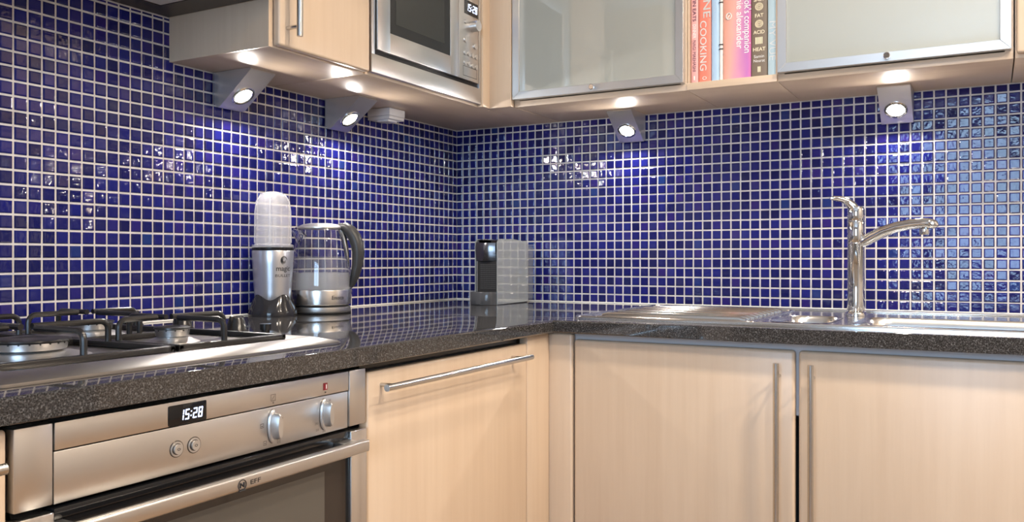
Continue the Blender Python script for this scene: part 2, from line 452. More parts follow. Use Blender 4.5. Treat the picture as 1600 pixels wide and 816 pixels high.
for y in (-57.06, -53.2):
    k = B(); k.loft([[(x, y+s*0.30*math.cos(a), -3.48+s*0.78*math.sin(a)) for a in [i/32*math.tau for i in range(32)]] for x, s in ((25.74, 1.08), (25.86, 1.08), (25.9, 1.0))], True, True)
    k = k.done('knob', alu, t)
    B().loft([[(x, y+1.13*0.30*math.cos(a), -3.48+1.11*0.78*math.sin(a)) for a in [i/32*math.tau for i in range(32)]] for x in (25.72, 25.775)], True, True).done('knob_surround', dark_metal, k)
    g = B(); g.loft([[(x, y+.02+s*0.20*math.cos(a), -3.46+s*0.68*math.sin(a)) for a in [i/32*math.tau for i in range(32)]] for x, s in ((25.88, 1.0), (26.25, 0.97), (26.36, 0.82))], True, True)
    g.done('knob_grip', alu, k)
# printed symbols
def sq(y, z, s, mat=greyink, name='symbol', w=0.025, x=25.84):
    b = B()
    for (a, c, e, f) in ((-s, s, -s, -s+w), (-s, s, s-w, s), (-s, -s+w, -s, s), (s-w, s, -s, s)):
        b.face([(x, y+a, z+e), (x, y+c, z+e), (x, y+c, z+f), (x, y+a, z+f)])
    return b
bq = sq(-57.05, -2.02, 0.17); bq.face([(25.84, -57.15, -2.12), (25.84, -57.12, -2.12), (25.84, -56.95, -1.92), (25.84, -56.98, -1.92)]); bq.done('symbol', greyink, cp, recalc=False)
sq(-57.05, -2.28, 0.045).done('symbol', greyink, cp, recalc=False)
B().box(25.81, 25.845, -53.29, -52.99, -2.16, -1.78).done('symbol', plain('dark_red_print', (0.20, 0.012, 0.02), 0.4), cp)
B().box(25.84, 25.85, -53.12, -53.05, -2.1, -1.86).done('symbol', white_pl, cp)
B().box(25.83, 25.845, -53.17, -53.10, -2.32, -2.26).done('symbol', ink, cp)
for y, z in ((-57.75, -3.35), (-56.42, -3.25), (-57.55, -4.25), (-56.6, -4.3)):
    s_ = sq(y, z, 0.11, x=25.775); s_.face([(25.775, y-.05, z-.04), (25.775, y+.05, z-.04), (25.775, y+.05, z), (25.775, y-.05, z)]); s_.done('symbol', greyink, cp, recalc=False)
for s_, y, z in (('50', -52.72, -2.78), ('75', -52.58, -3.05), ('100', -52.52, -3.5), ('150', -52.75, -4.1), ('200', -53.2, -4.4), ('230', -53.72, -4.25), ('250', -53.78, -3.9)):
    text('marking', s_, 0.17, greyink, cp, on_x(25.775, y, z-.06))
# door
dr = B(); dr.box(25.0, 25.78, -68.66, -51.2, -5.15, -4.72, bev=.04).box(25.0, 25.7, -68.7, -51.16, -23, -5.1)
dr = dr.done('door', black_gloss, t)
ovg = plain('oven_glass', (0.035, 0.027, 0.022), 0.05, 0, 0.7)
ovw = plain('oven_window', (0.11, 0.10, 0.085), 0.12, 0, 0.6)
box('glass', ovg, dr, 25.7, 25.8, -68.5, -51.45, -22.5, -5.6)
box('viewing_window', ovw, dr, 25.78, 25.82, -66.2, -53.2, -19, -6.6)
hd = B(); hd.box(26.72, 27.22, -69.6, -51.0, -5.78, -5.1, bev=0.12, seg=3)
for y in (-69.0, -52.0): hd.box(25.7, 26.8, y-.35, y+.75, -5.68, -5.2, bev=.05)
hd = hd.done('handle', steel_y, dr)
text('lettering', 'EFF', 0.30, ink, dr, on_x(27.232, -59.6, -5.58), bold=0.008, sx=1.6)
lg = B(); lg.tube([(27.232, -60.42+.24*math.cos(k/28*math.tau), -5.50+.24*math.sin(k/28*math.tau)) for k in range(29)], 0.022, 6)
for a, c in (((-.12, -.12), (-.12, .1)), ((-.12, .1), (.1, -.1)), ((.1, -.1), (.1, .12)), ((-.2, -.26), (.2, -.26))):
    lg.tube([(27.232, -60.42+a[0], -5.50+a[1]), (27.232, -60.42+c[0], -5.50+c[1])], 0.035, 6)
lg.done('emblem', ink, dr)
box('plinth', wood_y, t, 22.5, 23.2, OL, OR, FL, DB-.3)

# ------------------------------------------------------------------ gas hob
HX0, HX1, HY0, HY1 = 4.6, 24.3, -70.2, -49.8
t = thing('gas_hob', 'stainless gas hob with black pan supports set on the worktop', 'hob', (14, -60, 0))
pl = B()
pl.loft([[(x, y, z) for x, y, z in rrect(HX0+i, HX1-i, HY0+i, HY1-i, r, z, 4)] for i, r, z in ((0.1, .5, 0.005), (0.1, .5, .06), (0.0, .5, .07), (0.0, .5, .14), (0.1, .5, .2), (1.15, .45, .47), (1.3, .4, .48), (1.8, .4, .30))], False, True)
pl.done('tray', steel('hob_steel', 1, (0.47, 0.45, 0.43), 0.3), t)
def burner(c, R, name):
    x, y = c
    b = B(); b.lathe([(R*1.62, .2), (R*1.6, .27), (R*1.25, .42), (R*1.05, .5), (R*.9, .52), (R*.85, .56), (R*.85, .62)], (x, y, .09), 40)
    br = b.done(name, steel_x, t)
    B().lathe([(R*.86, .56), (R*.96, .62), (R*1.0, .95), (R*.97, 1.0), (.3*R, 1.0)], (x, y, .09), 40).done('burner_ring', alu2, br)
    s = B()
    n = int(14*R)
    for k in range(n):
        a = k/n*math.tau; s.tube([(x+R*.97*math.cos(a), y+R*.97*math.sin(a), 1.02), (x+R*1.01*math.cos(a), y+R*1.01*math.sin(a), 1.02)], .045, 6)
    s.done('flame_port', ink, br)
    B().lathe([(R*1.02, 1.0), (R*1.08, 1.03), (R*1.07, 1.09), (R*.9, 1.13), (R*.5, 1.14), (R*.45, 1.10), (0, 1.10)], (x, y, .09), 40).done('burner_cap', enamel, br)
BURN = [((17.4, -56.3), 0.92), ((17.3, -64.5), 1.72), ((9.3, -55.6), 1.15), ((9.3, -65.0), 1.15)]
for c, R in BURN: burner(c, R, 'burner')
def support(y0, y1, burners):
    b = B(); r = 0.17; z = 0.52; x0, x1 = 5.9, 21.5
    fr = [(x0, y0), (x1, y0), (x1, y1), (x0, y1)]
    for i in range(4):
        a, c = fr[i], fr[(i+1) % 4]
        b.box(min(a[0], c[0])-r, max(a[0], c[0])+r, min(a[1], c[1])-r, max(a[1], c[1])+r, z-.2, z+.12, bev=.06)
    xm = (x0+x1)/2
    b.box(xm-r, xm+r, y0, y1, z-.2, z+.12, bev=.06)
    root = b.done('pan_support', enamel, t)
    def arm(p, q, h):
        p, q = Vector(p), Vector(q); d = q-p; L = d.length; d = d/L; R = .45
        pts = [p, p+Vector((0, 0, h-R))]
        for i in range(1, 6):
            a = i/5*math.pi/2; pts.append(p+d*(R-R*math.cos(a))+Vector((0, 0, h-R+R*math.sin(a))))
        pts.append(q+Vector((0, 0, h)))
        B().tube([(v.x, v.y, v.z) for v in pts], .16, 10).done('arm', enamel, root)
    h = 1.2
    for (bx, by), R in burners:
        g = max(.5, R*.35)
        xa, xb = (xm, x1) if bx > xm else (x0, xm)
        arm((bx-.7, y1, z), (bx-.7, by+g, z), h); arm((bx-.7, y0, z), (bx-.7, by-g, z), h)
        arm((xb, by, z), (bx+g, by, z), h); arm((xa, by, z), (bx-g, by, z), h)
    for x in (x0, x1):
        for y in (y0, y1): B().cyl((x, y, .28), (x, y, .45), .18, 10).done('foot', black, root)
support(-59.2, -52.0, [BURN[0], BURN[2]])
support(-69.2, -59.75, [BURN[1], BURN[3]])
for x in (6.0, 11.0, 16.0):
    b = B(); b.lathe([(.74, .36), (.74, .44), (.66, .52), (.52, 1.1), (.42, 1.3), (0, 1.36)], (x, -50.3, 0), 28)
    b.box(x-.14, x+.14, -50.85, -49.75, .6, 1.42, bev=.12, seg=2)
    b.done('knob', knob_black, t)
b = B(); b.cyl((18.3, -50.1, .34), (18.3, -50.1, .62), .26, 18).cyl((18.3, -50.1, .62), (18.3, -50.1, .98), .36, 18)
b.done('ignition_button', knob_black, t)

# ------------------------------------------------------------------ sink and tap
t = thing('inset_sink', 'stainless inset sink with ridged drainer and two bowls', 'sink', (45, -14, 0))
SX0, SX1, SY0, SY1, SZ = 27.1, 63.6, -24.3, -4.2, 0.16
outer = rrect(SX0, SX1, SY0, SY1, 0.9, SZ)
bowls = [(42.6, 47.0, -22.0, -13.6, 1.6, 3.5), (48.6, 62.4, -22.3, -12.9, 1.9, 6.5)]
holes = [rrect(a, c, d, e, r, SZ)[::-1] for a, c, d, e, r, dp in bowls]
b = B()
allp = outer + sum(holes, [])
tri = tessellate_polygon([[Vector(p) for p in outer]] + [[Vector(p) for p in h] for h in holes])
vs_ = [b.bm.verts.new(p) for p in allp]
for f in tri: b.bm.faces.new([vs_[i] for i in f])
no = len(outer); low = [b.bm.verts.new((p[0], p[1], .012)) for p in outer]
for k in range(no): b.bm.faces.new((vs_[k], vs_[(k+1) % no], low[(k+1) % no], low[k]))
deck = b.done('deck', sink_steel, t)
for a, c, d, e, r, dp in bowls:
    L = []
    for i, z in ((-.12, SZ+.02), (-.02, SZ+.03), (.12, SZ-.1), (.3, -.6), (.45, -dp+.6), (.75, -dp+.15), (1.4, -dp)):
        L.append(rrect(a+i, c-i, d+i, e-i, max(r-i*.5, .5), z))
    B().loft(L, False, True).done('bowl', sink_steel, t)
    B().lathe([(.9, .01), (.85, .06), (.5, .04), (0, .04)], ((a+c)/2, (d+e)/2, -dp), 24).done('waste', chrome, t)
rim = [(p[0], p[1], SZ+.02) for p in rrect(SX0+.12, SX1-.12, SY0+.12, SY1-.12, .8, SZ)]
b = B(); b.tube(rim+[rim[0], rim[1]], .1, 8, False); b.done('rim', sink_steel, t)
b = B(); ridge = rrect(SX0+1.2, 41.7, SY0+1.1, SY1-2.6, .8, SZ+.01)
b.tube(ridge+[ridge[0], ridge[1]], .09, 8, False).done('drainer_border', sink_steel, deck)
for i in range(10):
    y = SY0+2.4+i*1.45
    B().tube([(28.9+.25*(i % 2), y, SZ-.03), (29.4, y, SZ+.10), (40.4, y, SZ+.10), (40.9, y, SZ-.03)], .22, 10).done('drainer_rib', sink_steel, deck)
b = B(); b.box(28.5, 63.2, -6.0, -5.7, SZ, SZ+.14, bev=.05).done('back_ledge', sink_steel, deck)
# tap
TX, TY = 47.6, -11.3
t = thing('mixer_tap', 'tall chrome mixer tap with lever handle standing behind the sink', 'tap', (TX, TY, SZ+.01))
b = B(); b.lathe([(.86, .012), (.86, .22), (.80, .32), (.72, .38), (.72, .9), (.70, 2.2), (.68, 6.1), (.70, 6.14), (.70, 7.95), (.67, 8.0), (.70, 8.05), (.70, 8.95), (.62, 9.2), (.3, 9.3), (0, 9.32)], (TX, TY, SZ), 36)
b.done('body', chrome, t)
for z in (6.12, 7.98): B().lathe([(.705, z), (.735, z+.02), (.735, z+.07), (.705, z+.09)], (TX, TY, SZ), 36, False).done('collar', chrome, t)
dx, dy = Vector((.95, -.30)).normalized()
prof = [(0.2, 6.2, .38), (.7, 6.45, .47), (1.3, 6.78, .50), (2.3, 7.25, .47), (3.4, 7.6, .44), (4.5, 7.8, .42), (5.4, 7.86, .42), (6.0, 7.83, .41), (6.45, 7.72, .33), (6.65, 7.62, .12)]
sp = B(); sp.tube([(TX+dx*s, TY+dy*s, z) for s, z, r in prof], [r for s, z, r in prof], 18)
sp = sp.done('spout', chrome, t)
B().lathe([(.36, 0), (.38, .1), (.38, .45), (.24, .55), (0, .55)], (TX+dx*5.6, TY+dy*5.6, 6.92), 24).done('aerator', chrome, sp)
lv = [(0.3, 8.5, .5), (-.1, 9.1, .5), (-.4, 9.55, .40), (-.8, 9.9, .30), (-1.3, 10.08, .25), (-1.9, 10.14, .2), (-2.2, 10.12, .1)]
B().tube([(TX+s*.87, TY+s*.487, z) for s, z, r in lv], [r for s, z, r in lv], 14, sx=1.25).done('lever', chrome, t)

# ------------------------------------------------------------------ wall units
TOP = 46
def panelbox(x0, x1, y0, y1, open_dir):
    """open-fronted carcass"""
    k = .6; b = B()
    b.box(x0, x1, y0, y1, ZB, ZB+k, bev=.02).box(x0, x1, y0, y1, TOP-k, TOP)
    if open_dir == 'y':
        b.box(x0, x0+k, y0, y1, ZB+k, TOP-k).box(x1-k, x1, y0, y1, ZB+k, TOP-k).box(x0+k, x1-k, y1-.3, y1, ZB+k, TOP-k)
    else:
        b.box(x0, x1, y0, y0+k, ZB+k, TOP-k).box(x0, x1, y1-k, y1, ZB+k, TOP-k).box(x0, x0+.3, y0+k, y1-k, ZB+k, TOP-k)
    return b
t = thing('wall_cabinet', 'maple wall cabinet between the extractor hood and microwave', 'cabinet', (5, -36.8, ZB))
panelbox(.12, 10.9, -42.3, -31.45, 'x').done('carcass', wood_y, t)
box('side_panel', wood_v, t, .12, 10.95, -42.5, -42.31, ZB, TOP)
d = box('door', wood_v, t, 10.95, 11.65, -42.1, -31.5, ZB+.1, TOP, bev=.2, seg=3)
bar_handle(d, (12.9, -41.3, 21.5), (12.9, -41.3, 33), (1.25, 0, 0), .75, .24)
# microwave housing (corner unit)
t = thing('microwave_housing', 'maple corner wall unit holding the built-in microwave', 'cabinet', (7, -15, ZB))
b = B(); b.box(.12, 11.0, -31.35, -.12, ZB, ZB+.6, bev=.02).box(11.0, 14.2, -11.0, -.12, ZB, ZB+.6)
b.box(.12, 10.6, -31.35, -30.75, ZB+.6, TOP).box(.12, 10.9, -12.6, -.12, ZB+.6, TOP).box(10.9, 14.2, -11.0, -.12, ZB+.6, TOP).box(.12, .6, -30.75, -12.6, ZB+.6, TOP)
b.done('carcass', wood_y, t)
cpst = B(); cpst.box(10.95, 11.7, -13.1, -11.2, ZB-.02, TOP, bev=.1); cpst.box(11.3, 14.25, -11.75, -11.02, ZB-.02, TOP, bev=.1)
cpst.done('corner_post', wood_v, t)
# microwave
t = thing('built_in_microwave', 'stainless built-in microwave with glass door and button panel', 'microwave', (6, -22, ZB+.62))
ML, MR, MB, MT = -31.15, -13.2, 20.95, 38
box('body', black, t, 1, 11.0, -30.3, -13.6, 21.5, 37.5)
fr = B(); fr.box(11.02, 11.55, ML, MR, MB, 22.55, bev=.05).box(11.02, 11.55, ML, -30.72, 22.5, MT, bev=.05).box(11.02, 11.55, -13.62, MR, 22.5, MT, bev=.05).box(11.02, 11.55, ML, MR, MT-1.2, MT)
fr.done('frame', steel_y, t)
box('shadow_gap', black, t, 10.98, 11.3, -30.72, -13.62, 22.45, MT-1.2)
dk = plain('microwave_glass', (0.012, 0.012, 0.013), 0.04, 0, 0.7)
dm = plain('microwave_mesh', (0.03, 0.032, 0.030), 0.12, 0, 0.6)
dd = B(); dd.box(11.3, 11.7, -30.5, -28.75, 22.95, 36.6, bev=.04).box(11.3, 11.7, -19.15, -17.72, 22.95, 36.6, bev=.04).box(11.3, 11.7, -28.8, -19.1, 22.95, 24.75, bev=.04).box(11.3, 11.7, -28.8, -19.1, 35, 36.6, bev=.04)
dd = dd.done('door', steel_y, t)
box('glass', dk, dd, 11.32, 11.64, -28.8, -19.1, 24.7, 35.1)
box('mesh_screen', dm, dd, 11.6, 11.66, -27.9, -20.2, 25.7, 34.3)
cp = box('control_panel', steel_y, t, 11.3, 11.7, -17.66, -13.95, 22.95, 36.6, bev=.04)
box('display', black_gloss, cp, 11.68, 11.74, -16.7, -14.15, 29.55, 30.95)
seven('digits', '15:28', 0.75, led, cp, on_x(11.75, -16.4, 29.9))
B().cyl((11.68, -15.2, 28.5), (12.5, -15.2, 28.5), .55, 28).done('dial', alu, cp)
for y, z, r in ((-16.5, 28.7, .2), (-16.5, 26.9, .27), (-14.6, 26.6, .3), (-16.6, 25.6, .22), (-15.9, 25.6, .22), (-15.15, 25.55, .24), (-14.45, 25.55, .26), (-16.6, 24.6, .22), (-15.9, 24.6, .22), (-15.15, 24.5, .24), (-14.45, 24.5, .26)):
    b = B(); b.cyl((11.68, y, z), (11.82, y, z), r, 18); b.done('button', alu, cp)
b = B()
bq = sq(0, 0, .5)
bq.bm.free()
y0, y1, z0, z1, wv = -16.9, -14.3, 22.95+.35, 22.95+1.35, .05
for a in ((y0, y1, z0, z0+wv), (y0, y1, z1-wv, z1), (y0, y0+wv, z0, z1), (y1-wv, y1, z0, z1)):
    b.face([(11.705, a[0], a[2]), (11.705, a[1], a[2]), (11.705, a[1], a[3]), (11.705, a[0], a[3])])
b.done('release_button_outline', ink, cp, recalc=False)

# frosted-flap wall cabinets on the back wall
def flap_cabinet(x0, x1, gx0, label):
    t = thing('flap_wall_cabinet', label, 'cabinet', ((x0+x1)/2, -5.5, ZB), 'frosted glass flap cabinets on the back wall')
    panelbox(x0, x1, -11.0, -.12, 'y').done('carcass', wood_x, t)
    a, c, z0, z1 = x0+.1, x1-.15, 21.42, TOP; fw = .78; ya, yb = -11.72, -11.05
    d = box('door', frost_m, t, a+fw-.1, c-fw+.1, -11.5, -11.3, z0+fw-.1, z1-fw)
    for poly in ([(a, z0), (c, z0), (c-fw, z0+fw), (a+fw, z0+fw)], [(a, z0), (a+fw, z0+fw), (a+fw, z1-fw), (a, z1)], [(c, z0), (c, z1), (c-fw, z1-fw), (c-fw, z0+fw)], [(a, z1), (a+fw, z1-fw), (c-fw, z1-fw), (c, z1)]):
        b = B(); b.prism(poly, 1, ya, yb)
        bmesh.ops.bevel(b.bm, geom=b.bm.edges[:], offset=.025, segments=1, affect='EDGES')
        b.done('frame_rail', alu, d)
    kx = (a+c)/2
    B().tube([(kx, ya, 21.8), (kx, ya-.22, 21.8), (kx, ya-.26, 21.8), (kx, ya-.52, 21.8), (kx, ya-.56, 21.8)], [.12, .12, .25, .27, .22], 20).done('knob', chrome, d)
    box('shelf', wood_x, t, x0+.6, x1-.6, -10.4, -.5, 33, 33.5)
    return t
flap_cabinet(14.3, 32.75, 15.2, 'frosted glass flap cabinet beside the microwave corner')
flap_cabinet(41.05, 59.15, 41.9, 'frosted glass flap cabinet right of the cookbooks')
t = thing('open_shelf_unit', 'open maple shelf unit holding the cookbooks between two glass cabinets', 'shelf', (37, -5.5, ZB))
b = B(); b.box(32.8, 41.0, -11.2, -.12, ZB, ZB+.65, bev=.02).box(32.8, 32.98, -10.9, -.12, ZB+.65, TOP).box(40.85, 41.0, -10.9, -.12, ZB+.65, TOP).box(33.0, 40.85, -.5, -.12, ZB+.65, TOP).box(33, 40.85, -10.9, -.5, TOP-.6, TOP)
b.done('carcass', wood_x, t)
t = thing('wall_cabinet', 'solid maple wall cabinet at the right edge past the glass flap', 'cabinet', (73, -5.5, ZB))
panelbox(59.25, 88, -11.0, -.12, 'y').done('carcass', wood_x, t)
box('door', wood_v, t, 59.35, 88, -11.7, -11.02, ZB+.3, TOP, bev=.2, seg=3)

t = thing('wall_cabinet', 'maple wall cabinet beyond the left edge past the hood', 'cabinet', (5, -76, ZB))
panelbox(.12, 10.9, -86, -66.3, 'x').done('carcass', wood_y, t)
d = box('door', wood_v, t, 10.95, 11.65, -85.9, -66.4, ZB+.1, TOP, bev=.2, seg=3)
bar_handle(d, (12.9, -67.6, 21.5), (12.9, -67.6, 33), (1.25, 0, 0), .75, .24)
# extractor hood
t = thing('extractor_hood', 'dark-rimmed extractor hood above the gas hob', 'hood', (6, -54, 24.3))
b = B(); hy0, hy1, hx1 = -66, -42.62, 12.4
b.box(.12, hx1, hy0, hy1, 25.0, 30)
b.box(.12, 2.2, hy0, hy1, 24.32, 25.0).box(hx1-1.6, hx1, hy0, hy1, 24.32, 25.0).box(2.2, hx1-1.6, -45.0, hy1, 24.32, 25.0).box(2.2, hx1-1.6, hy0, hy0+2.2, 24.32, 25.0)
b.done('body', dark_metal, t)
box('filter', filt, t, 2.3, hx1-1.7, hy0+2.25, -45.05, 24.36, 24.98)

# ------------------------------------------------------------------ wedge spotlights under the wall units
wedge_m = steel('wedge_steel', 2, (0.76, 0.73, 0.70), 0.30); wedge_m.node_tree.nodes['Principled BSDF'].inputs['Metallic'].default_value = 0.8
def wedge(p, q, label):
    """p: centre of the wedge at the wall foot; q: 'left' or 'back' wall"""
    t = thing('wedge_spotlight', label, 'spotlight', p, 'wedge spotlights under the wall units')
    def L(u, d, z):      # u along wall, d out from wall
        return (d+p[0], u+p[1], z) if q == 'left' else (u+p[0], p[1]-d, z)
    hw = 1.38; prof = [(.25, ZB-.02), (4.5, ZB-.02), (4.55, ZB-.16), (1.0, 17.85), (.72, 17.75), (.25, 18.1)]
    b = B()
    b.loft([[L(-hw, d, z) for d, z in prof], [L(hw, d, z) for d, z in prof]], True, True)
    bd = b.done('housing', wedge_m, t, 25)
    a = Vector((1.0, 17.85)); c = Vector((4.55, ZB-.16)); dr = (c-a).normalized(); nr = Vector((dr.y, -dr.x))
    ctr = a + dr*1.55
    def ring(rad, h, n=28):
        return [L(rad*math.cos(k/n*math.tau), *(ctr+dr*rad*math.sin(k/n*math.tau)+nr*h)) for k in range(n)]
    B().loft([ring(1.02, .0), ring(1.02, .05), ring(.95, .1), ring(.80, .1), ring(.74, .02)], False, False).done('bezel', chrome, t)
    B().loft([ring(.74, .03), ring(.5, .05), ring(.02, .06)], False, True).done('lens', lamp_glow, t)
    o = W(L(0, *(ctr+nr*.16))); n3 = Vector(L(0, *(ctr+nr)))-Vector(L(0, *ctr))
    lt = area('spot_bulb', o, n3, 1.3*U, 1.3*U, LAMP, (1.0, 0.93, 0.86), 'DISK')
    mw = lt.matrix_basis.copy(); lt.parent = t; lt.location = o - ORG[t.name]
    return t
LAMP = 2.3
wedge((.05, -36.75, 17.75), 'left', 'wedge spotlight nearest the hood on the left wall')
wedge((.05, -22.9, 17.75), 'left', 'wedge spotlight under the microwave beside the white box')
wedge((23.3, -.05, 17.75), 'back', 'wedge spotlight under the frosted cabinet nearest the corner')
wedge((49.9, -.05, 17.75), 'back', 'wedge spotlight above the mixer tap')
wedge((75.5, -.05, 17.75), 'back', 'wedge spotlight beyond the right edge of the picture')
t = thing('junction_box', 'small white plastic junction box under the microwave unit', 'junction box', (1.6, -16.2, 19.4))
box('cover', white_pl, t, .2, 3.1, -17.6, -14.9, 19.95, ZB-.02, bev=.06)
box('base', white_pl, t, .2, 3.05, -17.55, -14.95, 19.6, 19.94, bev=.05)
box('switch_plate', white_pl, t, 1.2, 2.6, -17.2, -15.6, 19.4, 19.6, bev=.04)

# ------------------------------------------------------------------ cookbooks
BZ = ZB+.66
def book(x0, x1, h, yf, c, label, extra=None):
    t = thing('cookbook', label, 'book', ((x0+x1)/2, yf+3.5, BZ), 'cookbooks on the open shelf')
    m = c if not isinstance(c, tuple) else plain('cover', c, 0.45)
    xm, hw = (x0+x1)/2, (x1-x0)/2
    n = 8; poly = [(x0, yf+7)] + [(xm-hw*math.cos(i/n*math.pi), yf+.12-.12*math.sin(i/n*math.pi)) for i in range(n+1)] + [(x1, yf+7), (x1-.12, yf+7), (x1-.12, yf+.3), (x0+.12, yf+.3), (x0+.12, yf+7)]
    b = B(); b.prism(poly, 2, BZ, BZ+h)
    b.done('cover', m, t)
    box('page_block', plain('paper', (.8, .76, .68), .8), t, x0+.13, x1-.13, yf+.32, yf+6.8, BZ+.08, BZ+h-.1)
    return t
white_t = plain('white_print', (.88, .87, .84), .5)
cream_t = plain('cream_print', (.85, .76, .55), .5)
plum_t = plain('plum_print', (.10, .02, .06), .5)
YB = -10.7; YT = YB-.012
def gradient_cover():
    m, nt, b = newmat('watercolour_cover')
    g = N(nt, 'ShaderNodeNewGeometry'); s = N(nt, 'ShaderNodeSeparateXYZ'); nt.links.new(g.outputs['Position'], s.inputs[0])
    mr = N(nt, 'ShaderNodeMapRange'); mr.inputs[1].default_value = 36.07*U; mr.inputs[2].default_value = 38.58*U
    nz = noise(nt, pos(nt, (14, 14, 9)), 1.0, 2)
    ad = N(nt, 'ShaderNodeMath', operation='MULTIPLY_ADD'); ad.inputs[1].default_value = .5; 
    sb = N(nt, 'ShaderNodeMath', operation='SUBTRACT'); sb.inputs[1].default_value = .25
    nt.links.new(s.outputs[0], mr.inputs[0]); nt.links.new(nz, ad.inputs[0]); nt.links.new(mr.outputs[0], ad.inputs[2]); nt.links.new(ad.outputs[0], sb.inputs[0])
    c = ramp(nt, sb.outputs[0], [(.0, (.76, .36, .27)), (.3, (.76, .42, .36)), (.6, (.66, .30, .46)), (.85, (.50, .16, .46)), (1.0, (.62, .12, .34))])
    nt.links.new(c, b.inputs['Base Color']); b.inputs['Roughness'].default_value = .4
    return m
k = book(33.02, 33.70, 10.5, YB, (.80, .42, .40), 'slim pink cookbook lettered dinner, leftmost on the shelf')
text('lettering', 'RECIPETIN EATS', .44, plum_t, k, spine(YT, 33.22, 31.2), 'LEFT', .012, fit=3.95)
text('lettering', 'DINNER', .42, white_t, k, spine(YT, 33.22, 26.95), 'LEFT', .012, fit=1.3)
text('lettering', 'NAGI MAEHASHI', .42, plum_t, k, spine(YT, 33.22, 25.45), 'LEFT', 0, fit=2.9)
B().box(33.3, 33.42, YT-.004, YT+.05, BZ+.3, BZ+.7).done('publisher_mark', white_t, k)
k = book(33.74, 34.92, 9.6, YB, (.80, .24, .17), 'salmon red cookbook lettered cooking beside the pink one')
text('lettering', 'FINE', .95, plain('grey_print_pale', (.62, .60, .58), .5), k, spine(YT, 34.22, 30.1), 'LEFT', .01, fit=2.6)
text('lettering', 'COOKING', .86, plain('pale_print', (.70, .66, .64), .5), k, spine(YT, 33.92, 27.2), 'LEFT', .01, fit=4.65)
B().tube([(34.33+.17*math.cos(i/20*math.tau), YT, BZ+.4+.13*math.sin(i/20*math.tau)) for i in range(21)], .025, 6).done('publisher_mark', white_t, k)
k = book(34.96, 35.68, 9.8, YB, (.42, .60, .80), 'thin pale blue cookbook between the red and white spines')
text('lettering', 'FIRST CONFECTIONS', .34, plain('bluegrey_print', (.55, .68, .80), .5), k, spine(YT, 35.2, 30), 'LEFT')
k = book(35.72, 36.02, 9.4, YB, (.80, .76, .72), 'very thin white booklet with black wire binding marks')
for z in (28.6, 24.7, 24.3): B().box(35.70, 36.04, YT-.03, YT+.1, z, z+.09).done('binding_mark', ink, k)
k = book(36.07, 38.58, 11.0, YB, gradient_cover(), 'thick pink and purple watercolour cookbook with white lettering')
text('lettering', "cook's companion", .86, white_t, k, spine(YT, 38.02, 29.25), 'LEFT', .006, fit=5.5)
text('lettering', 'stephanie alexander', .86, white_t, k, spine(YT, 37.32, 31.0), 'LEFT', .006, fit=6.8)
B().tube([(36.6+.24*math.cos(i/20*math.tau), YT, 27.25+.28*math.sin(i/20*math.tau)) for i in range(21)], .04, 6).tube([(36.5, YT, 27.12), (36.7, YT, 27.38)], .04, 6).done('emblem', white_t, k)
k = book(38.64, 40.06, 10.3, YB, (.20, .155, .115), 'brown cookbook with cream words fat, acid and heat')
xc = 39.34
for s_, z, sz, wd_ in (('SALT', 28.25, .46, .95), ('FAT', 26.8, .46, .75), ('ACID', 25.3, .46, 1.0), ('HEAT', 23.75, .46, 1.1), ('Samin', 23.14, .38, .9), ('Nosrat', 22.75, .38, 1.0)):
    text('lettering', s_, sz, cream_t if sz > .4 else white_t, k, on_y(YT, xc, z), 'CENTER', .015 if sz > .4 else 0, fit=wd_)
for z, r in ((27.75, .36), (26.2, .36)):
    b = B()
    for rr in (.08, .16, .24, .31): b.tube([(xc+rr*r/.33*math.cos(i/20*math.tau), YT, z+rr*r/.33*math.sin(i/20*math.tau)) for i in range(21)], .028, 6)
    b.done('emblem', cream_t, k)
b = B()
for i in range(5): b.box(xc-.33+i*.135, xc-.24+i*.135, YT-.005, YT+.1, 24.38, 25.0)
b.done('emblem', cream_t, k)
B().box(xc-.13, xc-.02, YT-.005, YT+.1, 21.85, 22.35).box(xc+.02, xc+.13, YT-.005, YT+.1, 21.85, 22.35).done('publisher_mark', cream_t, k)
k = book(40.1, 40.84, 9.9, YB, (.56, .72, .78), 'pale ice blue cookbook at the right end of the shelf')
text('lettering', 'MY VUE', .8, plain('white_print_soft', (.80, .84, .84), .5), k, spine(YT, 40.25, 26.35), 'LEFT', 0, fit=3.5)

# ------------------------------------------------------------------ blender (mini) 
BX, BY = 2.4, -33.45
t = thing('mini_blender', 'silver mini blender with a milky upturned cup beside the kettle', 'blender', (BX, BY, 0))
b = B(); n = 48; L = []
for (r, z, s) in ((2.12, .0, 0), (2.14, .12, 0), (2.05, .5, 0), (1.85, 1.0, 0), (1.66, 1.55, .22), (1.6, 1.65, .25), (1.5, 1.6, .25)):
    L.append([(BX+r*math.cos(k/n*math.tau), BY+r*math.sin(k/n*math.tau), z+s*math.cos(4*k/n*math.tau+.6)) for k in range(n)])
b.loft(L, True, True).done('base', plain('dark_gloss_plastic', (.022, .022, .025), .1), t)
B().lathe([(1.4, 1.0), (1.52, 1.2), (1.58, 2.0), (1.74, 4.6), (1.80, 5.65), (1.78, 5.72)], (BX, BY, 0), 48).done('body', plain('silver_paint', (.62, .63, .67), .3, .85), t)
B().lathe([(1.78, 5.72), (1.8, 5.76), (1.8, 5.95), (1.72, 6.0)], (BX, BY, 0), 48).done('locking_ring', knob_black, t)
cp = B(); cp.lathe([(1.72, 6.0), (1.78, 6.05), (1.78, 6.2), (1.56, 6.28), (1.55, 7.0), (1.5, 9.3), (1.42, 9.9), (1.2, 10.45), (.85, 10.78), (.45, 10.9), (0, 10.92)], (BX, BY, 0), 48, False)
cp = cp.done('cup', cup_m, t)
